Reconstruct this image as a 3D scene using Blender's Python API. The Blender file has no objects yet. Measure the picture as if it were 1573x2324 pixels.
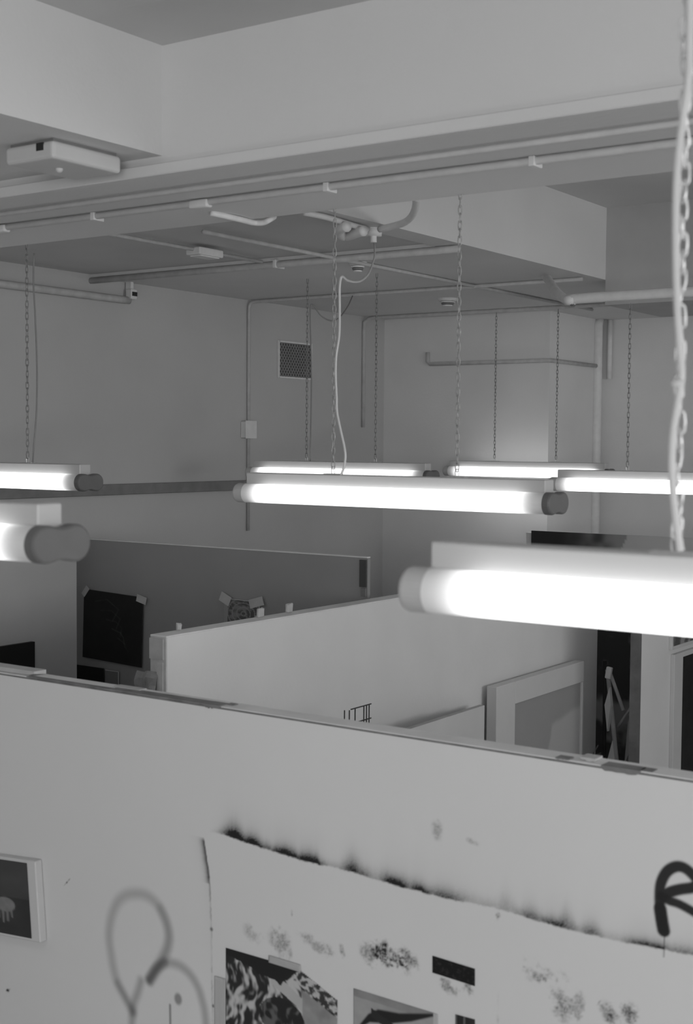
import bpy, bmesh, math, random
import numpy as np
from mathutils import Vector, Matrix
random.seed(7)
S = bpy.context.scene
COL = S.collection

# ------------------------------------------------------------------ camera
W, H, F = 1573.0, 2324.0, 3055.0
CX, CY = W/2, H/2
CAM_Z = 3.17                                    # eye height above the floor
a = Vector((-3600-CX, 970-CY, F)).normalized()  # direction of -X seen by the lens
b = Vector((2920-CX, 1020-CY, F)); b = (b - a*b.dot(a)).normalized()
tocam = lambda v: Vector((v.x, -v.y, -v.z))
XC, YC = tocam(-a), tocam(b)
ZC = XC.cross(YC)
ROT = Matrix((XC, YC, ZC))                      # camera to world
cam = bpy.data.cameras.new('camera')
cam.sensor_fit = 'HORIZONTAL'; cam.sensor_width = 24.0; cam.lens = F/W*24.0
cam.clip_start = 0.02
cam.dof.use_dof = True; cam.dof.focus_distance = 7.0; cam.dof.aperture_fstop = 5.6
co = bpy.data.objects.new('camera', cam); COL.objects.link(co)
co.matrix_world = Matrix.Translation((0, 0, CAM_Z)) @ ROT.to_4x4()
S.camera = co

# ------------------------------------------------------------------ world, exposure
wd = bpy.data.worlds.new('world'); S.world = wd; wd.use_nodes = True
wd.node_tree.nodes['Background'].inputs[0].default_value = (0.02, 0.02, 0.02, 1)
S.view_settings.view_transform = 'Standard'; S.view_settings.look = 'None'
S.view_settings.gamma = 1.0; S.view_settings.use_curve_mapping = False
S.view_settings.exposure = 0.0
LAMP = 2.6                                    # strength of the lit diffusers
# area lights added as fill inside the closed room; it has no windows
def fill_light(loc, sx, sy, power, rot):
    l = bpy.data.lights.new('fill_area_light', 'AREA'); l.shape = 'RECTANGLE'; l.size = sx; l.size_y = sy; l.energy = power
    o = bpy.data.objects.new('fill_area_light', l); COL.objects.link(o); o.location = loc; o.rotation_euler = rot
fill_light((4.9, 4.4, CAM_Z+.1), 4.0, 1.6, 110, (math.radians(90), 0, math.radians(90)))
fill_light((2.6, -3.9, CAM_Z-.3), 3.6, 2.6, 220, (math.radians(90), 0, 0))

def at(px, py, ax, val):
    """point on the plane x=val / y=val / level=val (level relative to eye height) under a photo pixel"""
    d = ROT @ Vector((px-CX, -(py-CY), -F))
    i = 'xyz'.index(ax)
    t = val/d[i]
    return Vector((d.x*t, d.y*t, d.z*t + CAM_Z))
def Lv(l): return CAM_Z + l

# ------------------------------------------------------------------ materials
MATS = {}
def mat(name, g, rough=0.6, var=0.06, scale=6.0, metal=0.0, bump=0.0, bscale=60.0, spec=0.35):
    if name in MATS: return MATS[name]
    m = bpy.data.materials.new(name); m.use_nodes = True
    nt = m.node_tree; bs = nt.nodes['Principled BSDF']
    tc = nt.nodes.new('ShaderNodeTexCoord')
    n = nt.nodes.new('ShaderNodeTexNoise'); n.inputs['Scale'].default_value = scale; n.inputs['Detail'].default_value = 5
    nt.links.new(tc.outputs['Object'], n.inputs['Vector'])
    r = nt.nodes.new('ShaderNodeValToRGB')
    lo, hi = g*(1-var), g*(1+var)
    r.color_ramp.elements[0].position = .3; r.color_ramp.elements[1].position = .7
    r.color_ramp.elements[0].color = (lo, lo, lo, 1); r.color_ramp.elements[1].color = (hi, hi, hi, 1)
    nt.links.new(n.outputs['Fac'], r.inputs['Fac']); nt.links.new(r.outputs['Color'], bs.inputs['Base Color'])
    bs.inputs['Roughness'].default_value = rough; bs.inputs['Metallic'].default_value = metal
    bs.inputs['Specular IOR Level'].default_value = spec
    if bump:
        n2 = nt.nodes.new('ShaderNodeTexNoise'); n2.inputs['Scale'].default_value = bscale
        nt.links.new(tc.outputs['Object'], n2.inputs['Vector'])
        bp = nt.nodes.new('ShaderNodeBump'); bp.inputs['Strength'].default_value = bump; bp.inputs['Distance'].default_value = .003
        nt.links.new(n2.outputs['Fac'], bp.inputs['Height']); nt.links.new(bp.outputs['Normal'], bs.inputs['Normal'])
    MATS[name] = m; return m
def mat_attr(name, rough=0.6):
    if name in MATS: return MATS[name]
    m = bpy.data.materials.new(name); m.use_nodes = True
    nt = m.node_tree; bs = nt.nodes['Principled BSDF']
    at_ = nt.nodes.new('ShaderNodeAttribute'); at_.attribute_name = 'paint'
    nt.links.new(at_.outputs['Color'], bs.inputs['Base Color'])
    bs.inputs['Roughness'].default_value = rough; bs.inputs['Specular IOR Level'].default_value = .25
    MATS[name] = m; return m
def mat_diffuser():
    m = bpy.data.materials.new('lit_diffuser'); m.use_nodes = True
    nt = m.node_tree; bs = nt.nodes['Principled BSDF']
    bs.inputs['Base Color'].default_value = (.75, .75, .75, 1); bs.inputs['Roughness'].default_value = .35
    tc = nt.nodes.new('ShaderNodeTexCoord'); sp = nt.nodes.new('ShaderNodeSeparateXYZ')
    nt.links.new(tc.outputs['Object'], sp.inputs[0])
    ab = nt.nodes.new('ShaderNodeMath'); ab.operation = 'ABSOLUTE'; nt.links.new(sp.outputs['X'], ab.inputs[0])
    mr = nt.nodes.new('ShaderNodeMapRange'); mr.interpolation_type = 'SMOOTHERSTEP'
    mr.inputs['From Min'].default_value = .628; mr.inputs['From Max'].default_value = .47
    mr.inputs['To Min'].default_value = .2; mr.inputs['To Max'].default_value = 1.0
    nt.links.new(ab.outputs[0], mr.inputs['Value'])
    mu = nt.nodes.new('ShaderNodeMath'); mu.operation = 'MULTIPLY'; mu.inputs[1].default_value = LAMP
    pw = nt.nodes.new('ShaderNodeMath'); pw.operation = 'POWER'; pw.inputs[1].default_value = 3.0
    nt.links.new(mr.outputs['Result'], pw.inputs[0]); nt.links.new(pw.outputs[0], mu.inputs[0])
    bs.inputs['Emission Color'].default_value = (1, 1, 1, 1)
    nt.links.new(mu.outputs[0], bs.inputs['Emission Strength'])
    return m
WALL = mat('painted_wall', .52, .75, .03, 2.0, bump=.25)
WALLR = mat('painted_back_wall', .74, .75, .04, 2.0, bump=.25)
CEIL = mat('painted_ceiling', .62, .8, .04, 1.5, bump=.3)
BULK = mat('painted_bulkhead', .72, .75, .02, 1.5, bump=.3)
FLOOR = mat('floor_concrete', .40, .6, .2, 3.0)
PART = mat('partition_paint', .72, .7, .03, 3.0, bump=.2)
TOPC = mat('partition_top', .74, .7, .08, 9.0, bump=.3)
ENDW = mat('raw_board_edge', .55, .7, .2, 14.0, bump=.3)
GREYP = mat('dark_grey_paint', .30, .75, .04, 3.0)
COND = mat('painted_conduit', .74, .5, .05, 20.0)
HOUS = mat('lamp_enamel', .55, .4, .02, 5.0)
CAP = mat('end_cap_plastic', .15, .45, .05, 20.0)
CAPL = mat('end_cap_glow_grey', .5, .45, .05, 20.0)  # same cap, paler for tube glow showing through the left end
CHAIN = mat('zinc_chain', .75, .3, .1, 80.0, metal=.45)
CHAINM = mat('worn_chain', .42, .4, .2, 80.0, metal=.4)
CHAIND = mat('dull_chain', .3, .5, .1, 80.0, metal=.4)
CONDF = mat('shaded_conduit', .50, .6, .1, 20.0)  # far conduits: shade of their undersides put into a darker grey
CORD = mat('white_cord', .6, .5, .03, 20.0)
CORDD = mat('grey_cord', .25, .5, .03, 20.0)
BLACK = mat('black_paint', .022, .6, .3, 10.0)
DARK = mat('dark_hole', .03, .8, .1, 10.0)
RAIL = mat('dark_rail', .22, .7, .12, 10.0)
TAPE = mat('masking_tape', .48, .6, .08, 20.0)
TAPED = mat('grey_tape', .2, .6, .25, 20.0)
WHITE = mat('white_board', .62, .6, .03, 5.0)
WIRE = mat('dark_wire', .06, .5, .1, 30.0, metal=.5)
WOOD = mat('pale_wood', .38, .6, .15, 12.0)
WOODD = mat('dark_wood', .10, .6, .2, 12.0)
DIFF = mat_diffuser()
ART = mat_attr('painted_surface')

# ------------------------------------------------------------------ helpers
def link(name, bm, m, parent=None, smooth=False):
    me = bpy.data.meshes.new(name); bmesh.ops.recalc_face_normals(bm, faces=bm.faces)
    bm.to_mesh(me); bm.free()
    if smooth:
        for p in me.polygons: p.use_smooth = True
    me.materials.append(m)
    o = bpy.data.objects.new(name, me); COL.objects.link(o)
    if parent: o.parent = parent
    return o
def tag(o, label, cat, group=None):
    o['label'] = label; o['category'] = cat
    if group: o['group'] = group
    return o
def thing(name, loc, label, cat, group=None):
    o = bpy.data.objects.new(name, None); COL.objects.link(o); o.location = loc
    o.empty_display_size = .1
    return tag(o, label, cat, group)
def addbox(bm, x0, x1, y0, y1, z0, z1, bev=0.0, seg=1):
    r = bmesh.ops.create_cube(bm, size=1)
    for v in r['verts']:
        v.co = Vector((x0+(v.co.x+.5)*(x1-x0), y0+(v.co.y+.5)*(y1-y0), z0+(v.co.z+.5)*(z1-z0)))
    if bev:
        es = list({e for v in r['verts'] for e in v.link_edges})
        bmesh.ops.bevel(bm, geom=es, offset=bev, segments=seg, affect='EDGES', profile=.5)
def box(name, x0, x1, y0, y1, z0, z1, m, parent=None, bev=0.0, seg=1, off=(0, 0, 0)):
    bm = bmesh.new(); addbox(bm, x0, x1, y0, y1, z0, z1, bev, seg)
    for v in bm.verts: v.co -= Vector(off)
    return link(name, bm, m, parent)
def struct(name, x0, x1, y0, y1, l0, l1, m, bev=0.0):
    o = box(name, x0, x1, y0, y1, Lv(l0), Lv(l1), m, bev=bev); o['kind'] = 'structure'; return o
def addtube(bm, pts, r, n=8, cap=True):
    pts = [Vector(p) for p in pts]; rings = []
    up = None
    for i, p in enumerate(pts):
        t = (pts[min(i+1, len(pts)-1)] - pts[max(i-1, 0)]).normalized()
        if up is None:
            up = t.orthogonal().normalized()
        up = (up - t*up.dot(t)).normalized()
        s = t.cross(up)
        rr = r[i] if isinstance(r, (list, tuple)) else r
        rings.append([bm.verts.new(p + (up*math.cos(2*math.pi*k/n) + s*math.sin(2*math.pi*k/n))*rr) for k in range(n)])
    for q, w in zip(rings, rings[1:]):
        for k in range(n): bm.faces.new((q[k], q[(k+1) % n], w[(k+1) % n], w[k]))
    if cap: bm.faces.new(rings[0]); bm.faces.new(rings[-1])
def spline(pts, n=8):
    P = [Vector(p) for p in pts]; P = [P[0]*2-P[1]] + P + [P[-1]*2-P[-2]]; out = []
    for i in range(1, len(P)-2):
        for k in range(n):
            t = k/n; a0, a1, a2, a3 = P[i-1:i+3]
            out.append(.5*((2*a1) + (a2-a0)*t + (2*a0-5*a1+4*a2-a3)*t*t + (3*a1-a0-3*a2+a3)*t**3))
    out.append(P[-2]); return out
def tube(name, pts, r, m, parent=None, n=8, off=(0, 0, 0)):
    bm = bmesh.new(); addtube(bm, [Vector(p)-Vector(off) for p in pts], r, n)
    return link(name, bm, m, parent, True)
def vnoise(x, y, seed=0):
    x = np.asarray(x, float); y = np.asarray(y, float)
    def h(i, j):
        v = np.sin(i*127.1 + j*311.7 + seed*74.7)*43758.5453; return v - np.floor(v)
    i, j = np.floor(x), np.floor(y); u, v = x-i, y-j; u = u*u*(3-2*u); v = v*v*(3-2*v)
    return (h(i, j)*(1-u)+h(i+1, j)*u)*(1-v) + (h(i, j+1)*(1-u)+h(i+1, j+1)*u)*v
def fbm(x, y, o=4, seed=0):
    s = 0; a_ = .5
    for k in range(o): s = s + a_*vnoise(x*2**k, y*2**k, seed+k); a_ /= 2
    return s/(1-.5**o)
def grid_paint(name, O, U, V, lu, lv, nu, nv, fn, parent=None, mask=None):
    """painted surface: a fine grid of corner O, unit axes U, V; fn(u, v in metres) gives the reflectance"""
    us, vs = np.linspace(0, lu, nu+1), np.linspace(0, lv, nv+1)
    uu, vv = np.meshgrid(us, vs)
    O = np.array(O); U = np.array(U); V = np.array(V)
    co_ = O + uu[..., None]*U + vv[..., None]*V
    col = np.clip(fn(uu, vv), .004, .9).astype(np.float32).ravel()
    k = np.arange((nu+1)*(nv+1)).reshape(nv+1, nu+1)
    q = np.stack([k[:-1, :-1], k[:-1, 1:], k[1:, 1:], k[1:, :-1]], -1).reshape(-1, 4)
    if mask is not None:
        cu = (uu[:-1, :-1]+uu[1:, 1:])/2; cv = (vv[:-1, :-1]+vv[1:, 1:])/2
        q = q[mask(cu, cv).ravel()]
    me = bpy.data.meshes.new(name)
    me.vertices.add(len(col)); me.vertices.foreach_set('co', co_.reshape(-1).astype(np.float32))
    me.loops.add(q.size); me.loops.foreach_set('vertex_index', q.ravel().astype(np.int32))
    me.polygons.add(len(q)); me.polygons.foreach_set('loop_start', (np.arange(len(q))*4).astype(np.int32))
    me.update(calc_edges=True)
    ca = me.color_attributes.new('paint', 'FLOAT_COLOR', 'POINT')
    c4 = np.ones((len(col), 4), np.float32); c4[:, :3] = col[:, None]
    ca.data.foreach_set('color', c4.ravel())
    me.materials.append(ART)
    o = bpy.data.objects.new(name, me); COL.objects.link(o)
    if parent: o.parent = parent
    return o
def seg_dist(u, v, pts):
    """distance to a polyline and the running parameter 0..1 of the nearest point"""
    best = np.full(u.shape, 1e9); par = np.zeros(u.shape)
    ls = [math.dist(p, q) for p, q in zip(pts, pts[1:])]; tot = sum(ls); acc = 0
    for (p, q), l in zip(zip(pts, pts[1:]), ls):
        dx, dy = q[0]-p[0], q[1]-p[1]
        t = np.clip(((u-p[0])*dx+(v-p[1])*dy)/(l*l+1e-12), 0, 1)
        d = np.hypot(u-p[0]-t*dx, v-p[1]-t*dy); k = d < best
        best = np.where(k, d, best); par = np.where(k, (acc+t*l)/tot, par); acc += l
    return best, par
def sstep(e0, e1, x):
    t = np.clip((x-e0)/(e1-e0), 0, 1); return t*t*(3-2*t)

# ------------------------------------------------------------------ the room
XL, YB = -5.735, 9.6
FL = -CAM_Z
struct('floor', -6.1, 5.2, -4.2, 9.9, FL-.15, FL, FLOOR)
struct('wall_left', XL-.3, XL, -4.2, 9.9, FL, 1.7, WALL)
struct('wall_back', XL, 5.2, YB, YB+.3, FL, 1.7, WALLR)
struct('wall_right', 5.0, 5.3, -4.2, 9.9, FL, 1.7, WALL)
struct('wall_front', -6.0, 5.2, -4.3, -4.0, FL, 1.7, WALL)
struct('wall_back_pier', XL, at(1246, 900, 'y', 8.72).x, 8.72, YB, FL, .945, WALLR)
struct('ceiling', -2.86, 5.0, -4.0, 3.10, 1.205, 1.6, CEIL)
struct('ceiling_bay', -3.25, 5.0, 3.87, YB, 1.354, 1.6, CEIL)
struct('ceiling_soffit', XL, -2.86, -4.0, 3.10, .873, 1.6, BULK)
struct('ceiling_recess', XL, -3.40, 3.87, 5.61, .962, 1.6, mat('recess_shade_paint', .60, .8, .05, 1.5, bump=.3))  # darker slab colour stands in for shade inside the recess
struct('ceiling_low', XL, -3.25, 5.61, YB, .945, 1.6, mat('low_ceiling_paint', .68, .8, .04, 1.5, bump=.3))
struct('ceiling_rib', -3.40, -3.25, 3.87, 5.61, .945, 1.6, MATS['low_ceiling_paint'])
struct('ceiling_rear', -3.25, 5.0, 8.1, YB, .945, 1.354, CEIL)
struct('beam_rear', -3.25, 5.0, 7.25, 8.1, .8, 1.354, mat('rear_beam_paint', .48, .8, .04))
struct('beam', XL, 5.0, 3.10, 3.87, .828, 1.6, BULK)
struct('beam_board', XL, 5.0, 3.53, 3.868, .81, .828, BULK, bev=.003)
struct('beam_edge_strip', XL, 5.0, 3.870, 3.89, .818, .86, RAIL)  # narrow dark strip along the beam's rear edge

# white strip screwed along the foot of the beam face
t = thing('beam_strip', (-3, 3.08, Lv(.828)), 'long pale plank strip screwed along the foot of the big ceiling beam', 'trim')
box('plank', XL, 5.0, 3.072, 3.10, Lv(.81), Lv(.845), BULK, t, bev=.003, off=t.location)
for px, py in ((505, 358), (885, 299), (1347, 231)):
    p = at(px, py, 'y', 3.10)
    bm = bmesh.new(); bmesh.ops.create_cone(bm, cap_ends=True, segments=10, radius1=.005, radius2=.0035, depth=.008, matrix=Matrix.Rotation(math.pi/2, 4, 'X'))
    o = link('screw', bm, DARK, t); o.location = p + Vector((0, -.004, 0)) - t.location

# dark rail on the left wall
t = box('trim_1', XL, XL+.03, -4.0, 7.2, Lv(-.325), Lv(-.26), RAIL, bev=.004); t['kind'] = 'structure'

# ------------------------------------------------------------------ fluorescent fixtures
R0, C0, HW, LH = .034, .036, .030, 1.25
def outline(n=14, s=1.0):
    pts = []
    for k in range(n+1):                       # right lobe, bottom to top
        an = -math.pi/2 + math.pi*k/n; pts.append((C0+R0*math.cos(an)*s, R0*math.sin(an)*s))
    for k in range(1, 8):
        x = C0*(1-2*k/8); pts.append((x, R0*s*(1-.16*math.cos(math.pi*x/(2*C0))**2)))
    for k in range(n+1):
        an = math.pi/2 + math.pi*k/n; pts.append((-C0+R0*math.cos(an)*s, R0*math.sin(an)*s))
    for k in range(1, 8):
        x = -C0*(1-2*k/8); pts.append((x, -R0*s*(1-.16*math.cos(math.pi*x/(2*C0))**2)))
    return pts
def loft(bm, secs, cap=True):
    rings = [[bm.verts.new((x, yy, zz)) for yy, zz in pr] for x, pr in secs]; n = len(rings[0])
    for q, w in zip(rings, rings[1:]):
        for k in range(n): bm.faces.new((q[k], q[(k+1) % n], w[(k+1) % n], w[k]))
    if cap: bm.faces.new(rings[0]); bm.faces.new(rings[-1])
MESH = {}
def shared(key, fn):
    if key not in MESH:
        o = fn(); MESH[key] = o.data; bpy.data.objects.remove(o)
    return MESH[key]
def inst(name, me, parent, loc=(0, 0, 0), rot=(0, 0, 0)):
    o = bpy.data.objects.new(name, me); COL.objects.link(o); o.parent = parent; o.location = loc; o.rotation_euler = rot
    return o
def m_diffuser():
    bm = bmesh.new(); loft(bm, [(-LH/2, outline()), (-LH/4, outline()), (0, outline()), (LH/4, outline()), (LH/2, outline())])
    return link('d', bm, DIFF, None, False)
def m_cap():
    bm = bmesh.new(); loft(bm, [(-.014, outline(s=1.05)), (.006, outline(s=1.05)), (.011, outline(s=.98)), (.013, outline(s=.88))])
    return link('c', bm, CAP)
def m_cap_pale():
    bm = bmesh.new(); loft(bm, [(-.030, outline(s=1.04)), (.004, outline(s=1.04)), (.010, outline(s=.97)), (.013, outline(s=.86))])
    return link('c', bm, CAPL)
def m_housing():
    bm = bmesh.new(); addbox(bm, -LH/2+.022, LH/2-.022, -HW, HW, R0*.80, R0+.040, .003)
    return link('h', bm, HOUS)
def m_plate():
    bm = bmesh.new(); addbox(bm, -.035, .035, -.012, .012, 0, .003, .001)
    addtube(bm, spline([(-.006, 0, .002), (-.007, 0, .018), (0, 0, .028), (.007, 0, .018), (.006, 0, .002)], 5), .0016, 6)
    return link('p', bm, CHAIN)
PITCH = .024
def link_mesh(bm, M_, n=12, k=5, L_=.032, w=.014, r=.0021):
    half = (L_-w)/2; pts = []
    for i in range(n):
        an = 2*math.pi*i/n; pts.append(Vector((w/2*math.cos(an), 0, w/2*math.sin(an) + (half if math.sin(an) > 1e-6 else -half if math.sin(an) < -1e-6 else 0))))
    rings = []
    for i, p in enumerate(pts):
        tt = (pts[(i+1) % n]-pts[i-1]).normalized(); s = Vector((0, 1, 0)); u = tt.cross(s)
        rings.append([bm.verts.new(M_ @ (p + (u*math.cos(2*math.pi*j/k)+s*math.sin(2*math.pi*j/k))*r)) for j in range(k)])
    for i in range(n):
        q, w_ = rings[i], rings[(i+1) % n]
        for j in range(k): bm.faces.new((q[j], q[(j+1) % k], w_[(j+1) % k], w_[j]))
def m_link():
    bm = bmesh.new(); link_mesh(bm, Matrix()); return link('l', bm, CHAIN, None, True)
def chain_joined(parent, x, y, z0, z1, m, wide=1.0):
    bm = bmesh.new(); n = max(2, int((z1-z0)/PITCH)); q = (z1-z0)/n
    for i in range(n):
        link_mesh(bm, Matrix.Translation((0, 0, (i+.5)*q)) @ Matrix.Rotation(.5+(i % 2)*math.pi/2+.35*math.sin(i*1.7), 4, 'Z'), 8, 4, r=.0019*wide, w=.013*wide)
    o = link('chain', bm, m, parent, True); o.location = (x, y, z0); o['kind'] = 'stuff'
    return o
LG = 'chain-hung fluorescent lights of the studio'
def lamp(x0, y, lv, top, label, chx=None, dull=True, near=False, tops=None):
    cx = x0 + .626; base = Vector((cx, y, Lv(lv)))
    t = thing('fluorescent_light', base, label, 'light', LG)
    inst('diffuser', shared('d', m_diffuser), t)
    inst('end_cap', shared('c', m_cap), t, (LH/2, 0, 0)); inst('end_cap', shared('cl', m_cap_pale), t, (-LH/2, 0, 0), (0, 0, math.pi))
    inst('housing', shared('h', m_housing), t)
    for i, x in enumerate(chx or (x0+.385, x0+.867)):
        lx = x-cx; z0 = R0+.04
        inst('hanger_plate', shared('p', m_plate), t, (lx, 0, z0))
        tp = (tops[i] if tops else top)-lv
        if near:
            ch = bpy.data.objects.new('chain', None); COL.objects.link(ch); ch.parent = t; ch.location = (lx, 0, z0+.024)
            n = int((tp-z0-.024)/PITCH); q = (tp-z0-.024)/n
            for k in range(n):
                inst('chain_link', shared('k', m_link), ch, (.0015*math.sin(k*1.3), .0015*math.cos(k), (k+.5)*q), (0.1*math.sin(k*2.1), .08*math.cos(k*1.3), .5+(k % 2)*math.pi/2+.5*math.sin(k*1.7)))
        else:
            chain_joined(t, lx, 0, z0+.022, tp, CHAIND if dull else CHAINM, .92)
    return t
def lamp_cord(t, pts, r, m):
    return tube('cord', spline(pts, 6), r, m, t, 8, t.location)

near_r = lamp(-1.09, 1.785, -.2244, 1.205, 'nearest and largest glowing tube light, at right, with knotted white cord beside its chain', chx=(-.688, -.24), near=True)
cp = [(1566, -60), (1565, 60), (1562, 180), (1550, 270), (1541, 340), (1535, 430), (1534, 560), (1537, 690), (1543, 790), (1547, 855), (1537, 920), (1527, 990), (1525, 1060), (1530, 1140), (1541, 1225), (1545, 1250)]
lamp_cord(near_r, [at(px, py, 'y', 1.745) for px, py in cp], .0055, CORD)
bm = bmesh.new(); bmesh.ops.create_uvsphere(bm, u_segments=12, v_segments=8, radius=.006)
for v in bm.verts: v.co.x *= 1.7
o = link('cord_clip', bm, CORD, near_r, True); o.location = at(1538, 870, 'y', 1.738) - near_r.location
near_l = lamp(-3.11, 1.735, -.1917, .873, 'near left tube light cut by the left edge, pale bean-shaped end cap in view', tops=(.873, 1.205))
mid = lamp(-3.13, 3.845, -.187, .82, 'whole tube light at the centre with a round dark end cap', chx=(-2.739, -2.238), dull=False)
cm = [(845, 600), (841, 612), (834, 625), (820, 637), (805, 640), (788, 636), (776, 628), (771, 650), (771, 700), (770, 759), (763, 810), (762, 854), (764, 900), (765, 934), (773, 975), (781, 1010), (784, 1035), (781, 1060), (773, 1080)]
box_pt = at(848, 545, 'z', .93)
pts = [box_pt]
for i, (px, py) in enumerate([(850, 560), (850, 582)] + cm):
    yy = 5.05 + (3.82-5.05)*min(1, i/8); pts.append(at(px, py, 'y', yy))
lamp_cord(mid, pts, .0042, CORD)
far_l = lamp(-5.25, 3.90, -.172, .945, 'small tube light at left before the left wall, with a dark end cap', chx=(-4.86, -4.365))
lamp_cord(far_l, [at(px, py, 'y', 3.9) for px, py in ((77, 575), (76, 640), (80, 720), (84, 830), (83, 930), (77, 1010), (74, 1055))], .0035, CORDD)
t1 = lamp(-5.09, 6.32, -.186, .945, 'thin far tube light just behind the central one, below the wire grille', chx=(-4.694, -4.211))
lamp_cord(t1, [at(px, py, 'y', yy) for px, py, yy in ((800, 672, 6.9), (790, 694, 6.7), (773, 718, 6.5), (754, 728, 6.4), (729, 717, 6.34), (708, 690, 6.3), (704, 720, 6.3), (707, 860, 6.3), (704, 1052, 6.3))], .004, CORDD)
t2 = lamp(-4.96, 8.40, -.20, .915, 'farthest tube light glowing against the back pier', chx=(-4.586, -4.108))
t3 = lamp(-3.07, 6.28, -.205, .69, 'far tube light running off the right edge, hung from the thick pipe', chx=(-2.68, -2.2))
for x0, y, tp in ((-5.19, 1.745, .873), (-1.05, 3.84, .82), (1.0, 3.84, .82), (-1.0, 6.3, .70), (-2.9, 8.7, .945), (-.85, 8.7, .945), (.98, 1.76, 1.205), (-5.19, -.8, .873), (-3.12, -.8, .873), (-1.05, -.8, 1.205), (1.0, -.8, 1.205)):
    lamp(x0, y, -.19, tp, 'tube light outside the view, %s and %s' % ("%s row from the camera's back wall" % {-.8: 'first', 1.745: 'second', 1.76: 'second', 3.84: 'third', 6.3: 'fourth', 8.7: 'fifth'}[y], 'far left' if x0 < -4 else 'left of middle' if x0 < -2 else 'middle' if x0 < 0 else 'right'), tops=((.873, 1.205) if x0 == -3.12 else None))

# ------------------------------------------------------------------ conduits and pipes
def run(name, pts, r, m, label, cat='pipe', n=10, smooth=0):
    o = tube(name, spline(pts, smooth) if smooth else pts, r, m, None, n); tag(o, label, cat); return o
def clip(parent, p, r, ax='x'):
    bm = bmesh.new()
    if ax == 'x': addbox(bm, -.010, .010, -r*1.3, r*3.2, -r*1.3, r*1.1, .002)
    elif ax == 'y': addbox(bm, -r*3.2, r*1.25, -.010, .010, -r*1.25, r*1.25, .002)
    else: addbox(bm, -r*1.25, r*1.25, -r*3.2, r*1.25, -.01, .01, .002)
    o = link('clip', bm, COND, parent); o.location = p; return o
zc = .797
y1 = at(773, 396, 'z', zc).y; y2 = at(773, 433, 'z', zc).y
run('conduit', [(XL, y1, Lv(.814)), (5, y1, Lv(.814))], .0095, COND, 'thin white conduit along the beam underside, nearer of the two')
c2 = run('conduit', [(XL, y2, Lv(.814)), (5, y2, Lv(.814))], .012, COND, 'thicker white conduit along the beam underside, with clips and a coupling box')
for px in (215, 745, 1212):
    p = at(px, 420, 'z', .816); d = (at(px, 300, 'y', y2)); clip(c2, Vector((d.x, y2, Lv(.814))), .012)
for px in (455, 0):
    d = at(px, 450, 'y', y2)
    bm = bmesh.new(); addbox(bm, -.042, .042, -.018, .018, -.016, .012, .008, 3); o = link('coupling', bm, COND, c2, True); o.location = (d.x, y2, Lv(.812))
# branch from the coupling to behind the beam
run('conduit', [at(px, py, 'z', l) for px, py, l in ((478, 483, .805), (510, 490, .80), (545, 498, .798), (575, 505, .80), (598, 505, .80), (612, 498, .81), (622, 492, .83))], .011, COND, 'short bent conduit branching from the coupling box to the beam rear edge', smooth=5)
# ceiling conduits behind the beam
jb = at(848, 527, 'z', .93)
t = thing('junction_box', jb, 'round white junction box on the ceiling behind the beam with conduits meeting it', 'box')
bm = bmesh.new(); bmesh.ops.create_cone(bm, cap_ends=True, segments=20, radius1=.036, radius2=.04, depth=.035); link('body', bm, COND, t, True)
bm = bmesh.new(); bmesh.ops.create_cone(bm, cap_ends=True, segments=20, radius1=.046, radius2=.046, depth=.008); o = link('flange', bm, COND, t); o.location = (0, 0, .014)
bm = bmesh.new(); bmesh.ops.create_cone(bm, cap_ends=True, segments=12, radius1=.014, radius2=.014, depth=.03); o = link('gland', bm, COND, t); o.location = (0, 0, -.03)
run('conduit', [at(px, py, 'z', .925) for px, py in ((946, 446), (943, 470), (935, 490), (918, 505), (890, 514), (862, 520))], .015, COND, 'curved white conduit rising from the ceiling box to the beam', smooth=5)
run('conduit', [at(px, py, 'z', .928) for px, py in ((690, 483), (740, 493), (800, 511), (835, 520))], .012, COND, 'straight white conduit from behind the beam to the ceiling junction box', smooth=3)
run('conduit_elbow', [at(px, py, 'z', .905) for px, py in ((826, 524), (812, 527), (795, 533), (780, 535), (771, 527), (773, 518), (788, 514))], .023, COND, 'thick white curled pipe elbow beside the ceiling junction box', smooth=5)
y5 = at(600, 603, 'z', .925).y
c5 = run('conduit', [(at(110, 640, 'y', y5).x, y5, Lv(.925)), (at(1040, 572, 'y', y5).x, y5, Lv(.925))], .018, CONDF, 'long straight white pipe across the low ceiling behind the beam')
clip(c5, (at(628, 590, 'y', y5).x, y5, Lv(.93)), .018)
run('conduit', [(XL+.012, 7.05, Lv(-.6)), (XL+.012, 7.05, Lv(.87)), (XL+.016, 7.05, Lv(.905)), (XL+.03, 7.05, Lv(.925)), (XL+.06, 7.05, Lv(.932)), (-3.3, 7.05, Lv(.932))], .011, CONDF, 'conduit crossing the low ceiling and dropping down the left wall through a switch box')
p = at(562, 975, 'x', XL+.02)
t = thing('switch_box', p, 'small pale switch box on the left wall conduit', 'box')
box('body', -.02, .03, -.05, .05, -.055, .055, COND, t, .004); box('cover', .028, .034, -.058, .058, -.06, .06, COND, t, .002)
run('conduit', [(XL+.012, 8.42, at(828, 970, 'x', XL).z), (XL+.012, 8.42, Lv(.83)), (XL+.016, 8.42, Lv(.90)), (XL+.06, 8.42, Lv(.928)), (XL+.12, 8.42, Lv(.932)), (-3.3, 8.42, Lv(.932))], .014, CONDF, 'farther conduit crossing the low ceiling and ending partway down the left wall')
run('conduit', [(-4.0, 4.6, Lv(.934)), (-4.0, 8.71, Lv(.934))], .010, CONDF, 'thin conduit running away along the low ceiling to the back pier')
pb = at(465, 577, 'z', .92)
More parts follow.
